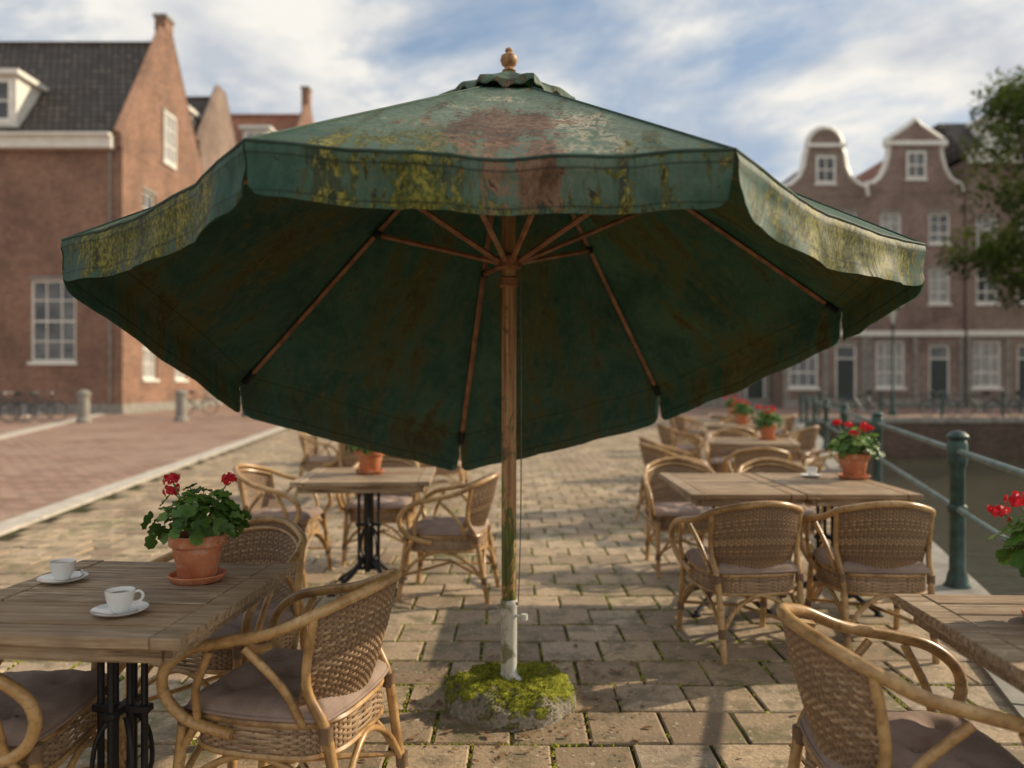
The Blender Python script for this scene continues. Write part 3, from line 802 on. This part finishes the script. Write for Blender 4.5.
# ---- layout
table(-1.12,2.30,.74,.80,8,-4); cup(-1.36,2.42,.751,1.9); cup(-1.02,2.08,.751,.4); pot(-.96,2.44,.751,0,0,.88)
chair(-.66,2.45,165); chair(-1.12,3.12,-108); chair(-1.47,2.27,4)
table(1.38,1.82,.62,.90,9,-2); pot(1.37,1.99,.751,1,.3,.9); chair(.99,1.97,-3)
table(-.95,5.3,.85,.85,9,3); pot(-.95,5.35,.751,2,1); chair(-1.62,5.6,-8); chair(-.40,5.15,172); chair(-1.0,6.2,-92)
table(1.29,4.86,.62,1.06,10,-1); table(1.925,4.86,.62,1.06,10,-1)
chair(1.19,4.15,97); chair(1.86,4.15,86); chair(1.25,5.85,-88); chair(1.93,5.8,-95)
pot(2.16,5.05,.751,1,2); cup(1.93,5.15,.751,1)
table(2.55,8.5,.9,.9,9,-14); pot(2.75,8.6,.751,2,2.); chair(1.55,7.75,15); chair(2.3,7.45,80); chair(3.25,8.1,165); chair(2.6,9.5,-100); chair(1.7,8.7,0)
table(3.3,11.8,.9,.9,9,-14); pot(3.4,11.8,.751,1,1.); chair(2.4,11.5,5); chair(3.0,10.8,80); chair(3.9,11,130); chair(3.6,12.8,-100)
table(4.3,15.6,.9,.9,9,-14); pot(4.3,15.6,.751,2,0); chair(3.4,15.3,5); chair(4.1,14.7,80); chair(5.0,15,150); chair(3.5,16.4,-20)
table(-1.5,9.6,.9,.9,9,5); chair(-2.3,9.8,-5); chair(-.8,9.4,175); chair(-1.4,10.6,-95); chair(-1.6,8.7,90)
table(-1.9,14,.9,.9,9,5); chair(-2.7,14,0); chair(-1.1,13.8,175); chair(-1.9,13,90)
# ------------------------------------------------------------------ canal railing
rl=empty('canal_railing')
def rpt(y,z): return Vector((xe(y)-.12,y,z))
mb=MB(); ys=[1.55+3.69*i for i in range(-3,8)]
for y in ys:
    c_=rpt(y,0)
    mb.lathe([(.085,.0),(.085,.03),(.07,.05),(.062,.10),(.05,.13),(.046,.80),(.058,.82),(.062,.85),(.062,.96),(.055,.975),(.05,.985),(.068,.995),(.07,1.01),(.045,1.035),(.0,1.05)],(c_.x,c_.y,0),16,0)
    mb.lathe([(.052,.50),(.06,.51),(.06,.55),(.052,.56)],(c_.x,c_.y,0),16,0)
mb.obj('posts',['rail'],rl)
mb=MB()
for z in(.91,.53):
    mb.tube([rpt(y,z) for y in(ys[0],5.,12.,ys[-1])],.021,10,0)
mb.obj('rails',['railbar'],rl)
rl=empty('quay_railing'); mb=MB(); x=12.
while x<60:
    mb.lathe([(.05,.05),(.05,.95),(.07,.97),(.05,1.05),(0,1.07)],(x,YQ+.25,0),10,0); x+=2.4
for z in(.9,.5): mb.tube([(12,YQ+.25,z),(60,YQ+.25,z)],.025,8,0)
mb.obj('posts_and_rails',['rail'],rl)

# ------------------------------------------------------------------ houses
ZU=Vector((0,0,1))
class House:
    def __init__(s,name,brickm,roofm): s.e=empty(name); s.W=MB();s.Fr=MB();s.Gl=MB();s.Rf=MB(); s.bm=brickm; s.rm=roofm
    def ob(s,mb,O,u,n,u0,u1,z0,z1,d0,d1,mi=0):
        vs=[]
        for a in(u0,u1):
            for z in(z0,z1):
                for d_ in(d0,d1): vs.append(O+u*a+ZU*z+n*d_)
        mb.add(vs,[(0,1,3,2),(4,6,7,5),(0,4,5,1),(2,3,7,6),(0,2,6,4),(1,5,7,3)],mi,random.random())
    def window(s,O,u,n,x,z,w,h,rec,cols=2,rows=3,door=False,lintel=True):
        f=.11; d0=-rec
        for a in((x,x+f,z,z+h),(x+w-f,x+w,z,z+h),(x+f,x+w-f,z,z+f),(x+f,x+w-f,z+h-f,z+h)): s.ob(s.Fr,O,u,n,*a,d0,d0+.08)
        if door:
            s.ob(s.Gl,O,u,n,x+f,x+w-f,z+f,z+h*.75,d0+.01,d0+.05,2)
            s.ob(s.Fr,O,u,n,x+f,x+w-f,z+h*.75,z+h*.75+.08,d0,d0+.07)
            s.ob(s.Gl,O,u,n,x+f,x+w-f,z+h*.75+.08,z+h-f,d0+.01,d0+.03,0)
            for q in(.12,.45): s.ob(s.Gl,O,u,n,x+w*.25,x+w*.75,z+h*q,z+h*(q+.24),d0+.05,d0+.065,2)
        else:
            s.ob(s.Gl,O,u,n,x+f,x+w-f,z+f,z+h-f,d0+.005,d0+.02,1 if random.random()<.4 else 0)
            for c_ in range(1,cols): q=x+w*c_/cols; s.ob(s.Fr,O,u,n,q-.025,q+.025,z+f,z+h-f,d0+.02,d0+.06)
            for r_ in range(1,rows): q=z+h*r_/rows; s.ob(s.Fr,O,u,n,x+f,x+w-f,q-.025-(.03 if r_==rows//2 else 0),q+.025,d0+.02,d0+.064)
            s.ob(s.Fr,O,u,n,x-.08,x+w+.08,z-.14,z-.003,d0,.09,0)
        if lintel: s.ob(s.Fr,O,u,n,x-.06,x+w+.06,z+h+.003,z+h+.16,-.02,.035,1)
    def wall(s,O,u,width,height,wins,rec=.18,z0=0):
        n=u.cross(ZU); xs=sorted({0,width}|{w[0] for w in wins}|{w[0]+w[2] for w in wins}); zs=sorted({z0,height}|{w[1] for w in wins}|{w[1]+w[3] for w in wins})
        for i in range(len(xs)-1):
            for j in range(len(zs)-1):
                cx=(xs[i]+xs[i+1])/2; cz=(zs[j]+zs[j+1])/2
                if any(w[0]<cx<w[0]+w[2] and w[1]<cz<w[1]+w[3] for w in wins): continue
                s.W.add([O+u*xs[i]+ZU*zs[j],O+u*xs[i+1]+ZU*zs[j],O+u*xs[i+1]+ZU*zs[j+1],O+u*xs[i]+ZU*zs[j+1]],[(0,1,2,3)])
        for w in wins:
            a,z,ww,h=w[:4]; q=[(a,z),(a+ww,z),(a+ww,z+h),(a,z+h)]
            for k in range(4):
                p1,p2=q[k],q[(k+1)%4]
                s.W.add([O+u*p1[0]+ZU*p1[1],O+u*p2[0]+ZU*p2[1],O+u*p2[0]+ZU*p2[1]-n*rec,O+u*p1[0]+ZU*p1[1]-n*rec],[(0,1,2,3)])
            s.window(O,u,n,a,z,ww,h,rec,**(w[4] if len(w)>4 else {}))
    def done(s):
        s.W.obj('walls',[s.bm],s.e,False); s.Fr.obj('window_frames_and_trim',['white','coping'],s.e,False); s.Gl.obj('windows_and_doors',['glass','curtain','door'],s.e,False)
        if s.Rf.v: s.Rf.obj('roof',[s.rm,'white',s.bm,'coping'],s.e,False)
XU=Vector((1,0,0)); YU=Vector((0,1,0))
def corner_house(name,x0,x1,y0,y1,eave,ridge,bm,rm,fwins,swins,chim=(1,),dormers=(),ch=1.0):
    h=House(name,bm,rm); W=x1-x0; D=y1-y0
    h.wall(Vector((x0,y0,0)),XU,W,eave,fwins); h.wall(Vector((x1,y0,0)),YU,D,eave,swins)
    h.W.add([(x0,y1,0),(x0,y0,0),(x0,y0,eave),(x0,y1,eave)],[(0,1,2,3)]); h.W.add([(x1,y1,0),(x0,y1,0),(x0,y1,eave),(x1,y1,eave)],[(0,1,2,3)])
    ym=(y0+y1)/2
    top=ridge+.5; P=[(y0-.12,eave-.2),(y1+.12,eave-.2),(y1+.12,eave+.4),(ym+.45,top),(ym-.45,top),(y0-.12,eave+.4)]
    for sgn,xx in((1,x1+.01),(-1,x0-.01)):
        a=[(xx,p[0],p[1]) for p in P]; b=[(xx-sgn*.4,p[0],p[1]) for p in P]
        h.W.add(a+b,[tuple(range(6)),tuple(range(6,12))]+[(k,(k+1)%6,6+(k+1)%6,6+k) for k in range(6)])
        for k in range(2,5):
            p,q=P[k],P[(k+1)%6]; xm=xx-sgn*.2
            d_=Vector((0,q[0]-p[0],q[1]-p[1])).normalized()
            h.Rf.tube([Vector((xm,p[0],p[1]+.03))-d_*.05,Vector((xm,q[0],q[1]+.03))+d_*.05],.24,4,2 if k!=3 else 3)
        if sgn in chim: h.Rf.box((xx-sgn*.25,ym,top+ch/2),(.55,.9,ch),2); h.Rf.box((xx-sgn*.25,ym,top+ch+.08),(.7,1.05,.15),3)
    h.Rf.add([(x0+.3,y0-.35,eave-.1),(x1-.35,y0-.35,eave-.1),(x1-.35,ym,ridge),(x0+.3,ym,ridge),(x0+.3,y1+.3,eave-.1),(x1-.35,y1+.3,eave-.1)],[(0,1,2,3),(3,2,5,4)],0)
    h.Rf.tube([(x0+.4,ym,ridge+.02),(x1-.4,ym,ridge+.02)],.14,8,0)
    h.Rf.box(((x0+x1)/2-.15,y0-.2,eave-.05),(W-.35,.42,.5),1); h.Rf.box(((x0+x1)/2-.15,y0-.28,eave+.26),(W-.35,.7,.12),1)
    h.ob(h.Fr,Vector((x0,y0,0)),XU,-YU,-.02,W+.03,0,.45,0,.04,1); h.ob(h.Fr,Vector((x1,y0,0)),YU,XU,0,D,0,.45,0,.04,1)
    for (dx,dz,dw,dh) in dormers:
        yy=y0+(dz-eave)/(ridge-eave)*(ym-y0)-.4
        h.Rf.box((dx,yy+1.4,dz+dh/2),(dw,2.8,dh),1); h.Rf.box((dx,yy+1.3,dz+dh+.12),(dw+.5,3.2,.22),1)
        O=Vector((dx-dw/2+.2,yy-.005,0)); h.window(O,XU,-YU,0,dz+.25,dw-.4,dh-.45,-.01,2,2,lintel=False)
    h.Fr.tube([(x1-.5,y0-.12,.5),(x1-.5,y0-.12,eave-.4)],.06,8,1)
    return h
fw=[(12.0,2.35,2.05,3.7,dict(cols=3,rows=4)),(4.5,2.35,2.05,3.7,dict(cols=3,rows=4)),(8.3,.3,1.5,3.6,dict(door=True)),(4.5,8.0,1.7,2.6),(8.3,8.0,1.7,2.6)]
sw=[(2.0,8.3,1.35,2.3),(5.5,8.3,1.35,2.3),(2.0,1.6,1.5,2.9,dict(rows=4)),(5.6,1.6,1.5,2.9,dict(rows=4))]
h=corner_house('brick_house',-35,-17.55,36,45.7,12.2,18.7,'brickL','roofD',[(a[0]+1.3,)+a[1:] for a in fw],sw,(1,),[(-23.6,13.0,2.3,2.3),(-30,13.0,2.3,2.3)],.7)
h.window(Vector((-17.53,36,0)),YU,XU,4.1,12.6,1.4,2.5,-.03,2,3)
h.done()
h=corner_house('brick_house',-25,-18.9,48.5,56,15.6,20.0,'brickD','roofD',[(1,9.5,1.3,2.3),(3.4,9.5,1.3,2.3),(3.4,3,1.3,2.6)],[(1.5,9,1.3,2.3),(4.5,9,1.3,2.3)],(),[(-20.6,16.2,1.6,1.8)]); h.done()
h=corner_house('brick_house',-23,-15.9,57.5,68,17.0,22.4,'brickL','roofR',[(1,9.5,1.4,2.5),(4.4,9.5,1.4,2.5),(4.4,14,1.4,2.2),(1,4,1.4,2.5)],[(1.5,13.4,1.4,2.4),(6,13.4,1.4,2.4),(1.5,9,1.4,2.4),(6,9,1.4,2.4)],(1,),[(-18.6,17.9,1.8,1.9)],1.5); h.done()
h=corner_house('brick_house',-13,-4,78,88,12,17,'brickD','roofR',[(1,7,1.3,2.2),(4,7,1.3,2.2),(6.7,7,1.3,2.2),(1,2,1.3,2.5),(4,.2,1.3,3,dict(door=True)),(6.7,2,1.3,2.5)],[(2,7,1.3,2)]); h.done()
def gable(h,x0,w,y,zb,P,trim=.13):
    pts=[(0,zb)]+P+[(w,zb)]
    n=len(pts); a=[(x0+p[0],y,p[1]) for p in pts]; b=[(x0+p[0],y+.4,p[1]) for p in pts]
    h.W.add(a+b,[tuple(range(n)),tuple(range(n,2*n))]+[(k,(k+1)%n,n+(k+1)%n,n+k) for k in range(n)])
    h.Fr.tube([Vector((x0+p[0],y+.12,p[1])) for p in P],trim,4,0)
def arc(cx,cz,r,a0,a1,n=8): return [(cx+r*math.cos(math.radians(a0+(a1-a0)*k/n)),cz+r*math.sin(math.radians(a0+(a1-a0)*k/n))) for k in range(n+1)]
def canal_house(x0,w,y,zt,cols,style,bm,rm,depth=11,floors=(2.05,5.9,9.3),gh=4.0,ww=1.2):
    h=House('canal_house',bm,rm)
    wins=[]
    for fi,z in enumerate(floors):
        for c_ in range(cols):
            u=w*(c_+.5)/cols-ww/2
            if fi==0:
                if c_==cols-1: wins.append((u,.35,ww,3.2,dict(door=True)))
                else: wins.append((u-.25,1.15,ww+.45,2.6,dict(cols=3,rows=3)))
            else: wins.append((u,z,ww,2.0 if fi==1 else 1.7,dict(cols=2,rows=3)))
    h.wall(Vector((x0,y,0)),XU,w,zt,wins,.15)
    h.W.add([(x0,y+depth,0),(x0,y,0),(x0,y,zt),(x0,y+depth,zt)],[(0,1,2,3)]); h.W.add([(x0+w,y,0),(x0+w,y+depth,0),(x0+w,y+depth,zt),(x0+w,y,zt)],[(0,1,2,3)])
    h.W.add([(x0,y+depth,0),(x0+w,y+depth,0),(x0+w,y+depth,zt),(x0,y+depth,zt)],[(0,1,2,3)])
    cx=w/2
    if style=='bell':
        L=[(0,zt+.02),(0.05,zt+.5),(.5,zt+.7),(.95,zt+1.1),(1.2,zt+1.7),(1.3,zt+2.4),(cx-.95,zt+2.7)]
        P=L+arc(cx,zt+gh-1.0,.95,180,0,8)+[(w-p[0],p[1]) for p in L[::-1]]
        gable(h,x0,w,y-.02,zt,P,trim=.2); h.ob(h.Fr,Vector((x0,y,0)),XU,-YU,cx-1.1,cx+1.1,zt+2.75,zt+2.95,0,.2,0)
        rz=zt+gh-1.3
    elif style=='neck':
        L=[(0,zt+.02),(.1,zt+.5),(.35,zt+.45),(.75,zt+.75),(1.05,zt+1.3),(1.25,zt+2.0),(1.3,zt+gh-1.5),(1.1,zt+gh-1.45),(1.1,zt+gh-1.2)]
        P=L+[(cx-.35,zt+gh-.35),(cx,zt+gh),(cx+.35,zt+gh-.35)]+[(w-p[0],p[1]) for p in L[::-1]]
        gable(h,x0,w,y-.02,zt,P,trim=.2); rz=zt+gh-1.2
        h.ob(h.Fr,Vector((x0,y,0)),XU,-YU,1.0,w-1.0,zt+gh-1.5,zt+gh-1.25,0,.2,0)
    else:
        h.ob(h.Fr,Vector((x0,y,0)),XU,-YU,-.0,w,zt-.25,zt+.25,-.02,.35,0); h.ob(h.Fr,Vector((x0,y,0)),XU,-YU,-.0,w,zt+.25,zt+.42,-.3,.55,0)
        rz=zt+3.0
    if style!='cornice':
        h.window(Vector((x0,y-.02,0)),XU,-YU,cx-.55,zt+.75,1.1,1.5,-.03,2,2)
        h.Rf.add([(x0,y+.35,zt-.05),(x0,y+depth,zt-.05),(x0+cx,y+depth,rz),(x0+cx,y+.35,rz),(x0+w,y+.35,zt-.05),(x0+w,y+depth,zt-.05)],[(0,1,2,3),(3,2,5,4)],0)
    else:
        h.Rf.add([(x0,y,zt+.3),(x0+w,y,zt+.3),(x0+w,y+3,rz),(x0,y+3,rz),(x0+w,y+depth-3,rz),(x0,y+depth-3,rz),(x0+w,y+depth,zt),(x0,y+depth,zt)],[(0,1,2,3),(3,2,4,5),(5,4,6,7),(0,3,5,7),(1,2,4,6)],0)
        h.Rf.box((x0+cx,y+1.2,zt+1.5),(1.7,1.8,2.0),1); h.window(Vector((x0+cx-.6,y+.29,0)),XU,-YU,0,zt+.8,1.2,1.5,-.01,2,2,lintel=False)
        h.Rf.box((x0+cx,y+1.1,zt+2.6),(2.1,2.3,.2),1)
    h.Rf.box((x0+w-.6,y+3.5,rz+.3),(.7,1.0,2.4),2); h.Rf.box((x0+w-.6,y+3.5,rz+1.55),(.85,1.15,.15),3)
    h.ob(h.Fr,Vector((x0,y,0)),XU,-YU,.02,w-.02,4.05,4.35,0,.14,0)
    for c_ in range(cols+1):
        q=min(max(.02,w*c_/cols-.15),w-.32); h.ob(h.Fr,Vector((x0,y,0)),XU,-YU,q,q+.3,.5,4.05,0,.06,1)
    h.ob(h.Fr,Vector((x0,y,0)),XU,-YU,.0,w,0,.5,0,.07,1)
    h.ob(h.Fr,Vector((x0,y,0)),XU,-YU,w*(cols-.5)/cols-.9,w*(cols-.5)/cols+.9,0,.2,.075,.8,1)
    h.done()
canal_house(15.25,4.75,45,11.9,2,'bell','brickD','roofD',gh=3.9)
canal_house(20.03,5.5,45.15,12.2,2,'neck','brickP','roofR',gh=4.1)
canal_house(25.6,4.6,45,14.0,2,'cornice','brickD','roofD',floors=(2.05,5.9,9.0))
canal_house(30.25,5.2,45.2,13.0,3,'bell','brickP','roofR',gh=4.2)
canal_house(35.5,5.0,45,13.6,2,'neck','brickD','roofD'); canal_house(40.55,6,45.1,12.5,3,'cornice','brickP','roofD')
canal_house(9.9,5.3,47,9.6,3,'cornice','brickP','roofD',floors=(2.05,5.6))
canal_house(4.2,5.0,62,8.0,2,'bell','brickD','roofR',floors=(2.05,5.4)); canal_house(-1.2,5.3,62.1,8,3,'cornice','brickP','roofD',floors=(2.05,5.4))

# ------------------------------------------------------------------ trees
def tree(x,y,H,rad,seed,nleaf=15000,ls=1.0):
    R=random.Random(seed); e=empty('canal_tree',(x,y,0)); mb=MB()
    mb.tube([(0,0,-.05),(.05,.02,H*.2),(-.08,.05,H*.4),(.05,0,H*.62),(.0,.0,H*.85)],[.30,.22,.18,.12,.04],10,0,smooth=4)
    cl=[]
    for i in range(38):
        a=R.random()*6.28; z=H*R.uniform(.38,.97); f=math.sin(math.pi*min(1,max(.12,(z/H-.28)/.75)))**.6
        q=rad*f*R.uniform(.35,1.0); P=Vector((math.cos(a)*q,math.sin(a)*q,z)); cl.append((P,R.uniform(.6,1.2)*rad*.34))
        s0=Vector((0,0,H*R.uniform(.3,.6) if z>H*.5 else H*.3)); m_=s0.lerp(P,.5)+Vector((0,0,-.2))
        mb.tube([s0,m_,P],[.09,.05,.015],6,0,smooth=3)
    mb.obj('trunk_and_limbs',['bark'],e)
    mb=MB()
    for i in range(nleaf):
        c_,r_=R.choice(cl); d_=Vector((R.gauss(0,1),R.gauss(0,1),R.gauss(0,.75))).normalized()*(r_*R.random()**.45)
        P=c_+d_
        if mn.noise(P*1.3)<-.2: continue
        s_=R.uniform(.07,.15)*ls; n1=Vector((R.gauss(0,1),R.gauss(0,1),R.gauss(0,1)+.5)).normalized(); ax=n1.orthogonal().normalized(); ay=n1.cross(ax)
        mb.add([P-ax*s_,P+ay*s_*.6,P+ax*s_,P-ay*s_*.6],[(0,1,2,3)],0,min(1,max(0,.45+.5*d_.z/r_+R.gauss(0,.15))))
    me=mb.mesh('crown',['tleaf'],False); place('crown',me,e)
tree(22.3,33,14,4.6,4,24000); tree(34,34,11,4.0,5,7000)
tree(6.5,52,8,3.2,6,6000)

# ------------------------------------------------------------------ street furniture far away
def bike_mesh():
    mb=MB()
    for cx in(-.52,.52):
        mb.tube([(cx+.33*math.cos(a*math.pi/14),0,.35+.33*math.sin(a*math.pi/14)) for a in range(28)],.017,6,0,closed=True)
        mb.tube([(cx+.305*math.cos(a*math.pi/14),0,.35+.305*math.sin(a*math.pi/14)) for a in range(28)],.008,5,1,closed=True)
        for k in range(12):
            a=k*math.pi/6; mb.tube([(cx,0,.35),(cx+.3*math.cos(a),0,.35+.3*math.sin(a))],.002,3,1)
        mb.tube([(cx+.37*math.cos(a),0,.35+.37*math.sin(a)) for a in [math.radians(q) for q in range(10,175,15)]],.016,5,2)
    bb=(-.05,0,.30); hd=(.36,0,.88); st=(-.2,0,.86)
    for a,b in((bb,hd),(bb,st),(st,(.34,0,.80)),(hd,(.52,0,.35)),(hd,(.33,0,1.02)),(st,(-.22,0,.98)),(bb,(-.52,0,.35)),((-.19,0,.82),(-.52,0,.35))): mb.tube([a,b],.016,6,2)
    mb.tube([(.18,.28,1.0),(.30,.24,1.06),(.34,0,1.04),(.30,-.24,1.06),(.18,-.28,1.0)],.013,6,1,smooth=3)
    mb.tube([(-.36,0,1.0),(-.24,0,1.01),(-.06,0,1.0)],[.09,.07,.02],8,0,flat=.9)
    mb.lathe([(.0,-.01),(.09,-.01),(.09,.01),(0,.01)],(-.05,0,.30),14,1,axis=Matrix.Rotation(math.pi/2,3,'X'))
    mb.tube([(-.05,.08,.30),(.05,.1,.17)],.01,5,1); mb.tube([(-.05,-.08,.30),(-.15,-.1,.43)],.01,5,1)
    mb.box((-.60,0,.74),(.36,.13,.02),2); mb.tube([(-.52,0,.35),(-.70,.05,.73)],.007,4,2)
    return mb.mesh('bicycle',['black','chrome','bikep'],True,60)
BK=bike_mesh()
for (x,y,a) in((-17.3,28.5,25),(-16.6,28.2,50),(-18.3,28.8,15),(-17.9,27.6,60),(17.2,32.2,8),(18.9,32.3,172),(20.6,32.1,12),(21.6,32.5,165),(23.6,32.2,5),(14.2,32.4,170),(-13.6,34.6,40)):
    place('parked_bicycle',BK,None,(x,y,0),math.radians(a))
def bollard(x,y,h=1.15):
    mb=MB(); mb.lathe([(.26,0),(.26,.12),(.2,.16),(.19,h*.8),(.23,h*.83),(.23,h*.9),(.14,h*.98),(0,h)],n=14)
    place('stone_bollard',mb.mesh('stone_bollard',['coping'],True,35),None,(x,y,0))
for x,y in((-15.0,28),(-12.0,29),(-9.2,30),(-18.8,27)): bollard(x,y)
def lamp(x,y,h):
    e=empty('street_lamp',(x,y,0)); mb=MB()
    mb.lathe([(.16,0),(.16,.2),(.11,.3),(.10,.9),(.07,1.0),(.05,1.1),(.04,h-.9),(.07,h-.85),(.05,h-.8),(.10,h-.72)],n=12)
    mb.lathe([(.26,h-.12),(.20,h-.02),(.05,h+.08),(.04,h+.16),(0,h+.2)],n=8)
    for k in range(4):
        a=k*math.pi/2+.4; mb.tube([(.10*math.cos(a),.1*math.sin(a),h-.72),(.24*math.cos(a),.24*math.sin(a),h-.12)],.012,4)
    mb.obj('post',['rail'],e); mb=MB(); mb.lathe([(.09,h-.70),(.22,h-.13)],n=8); mb.obj('lantern',['lampg'],e)
lamp(16.2,34,4.6); lamp(25.5,34,4.6); lamp(-11,33,4.8)
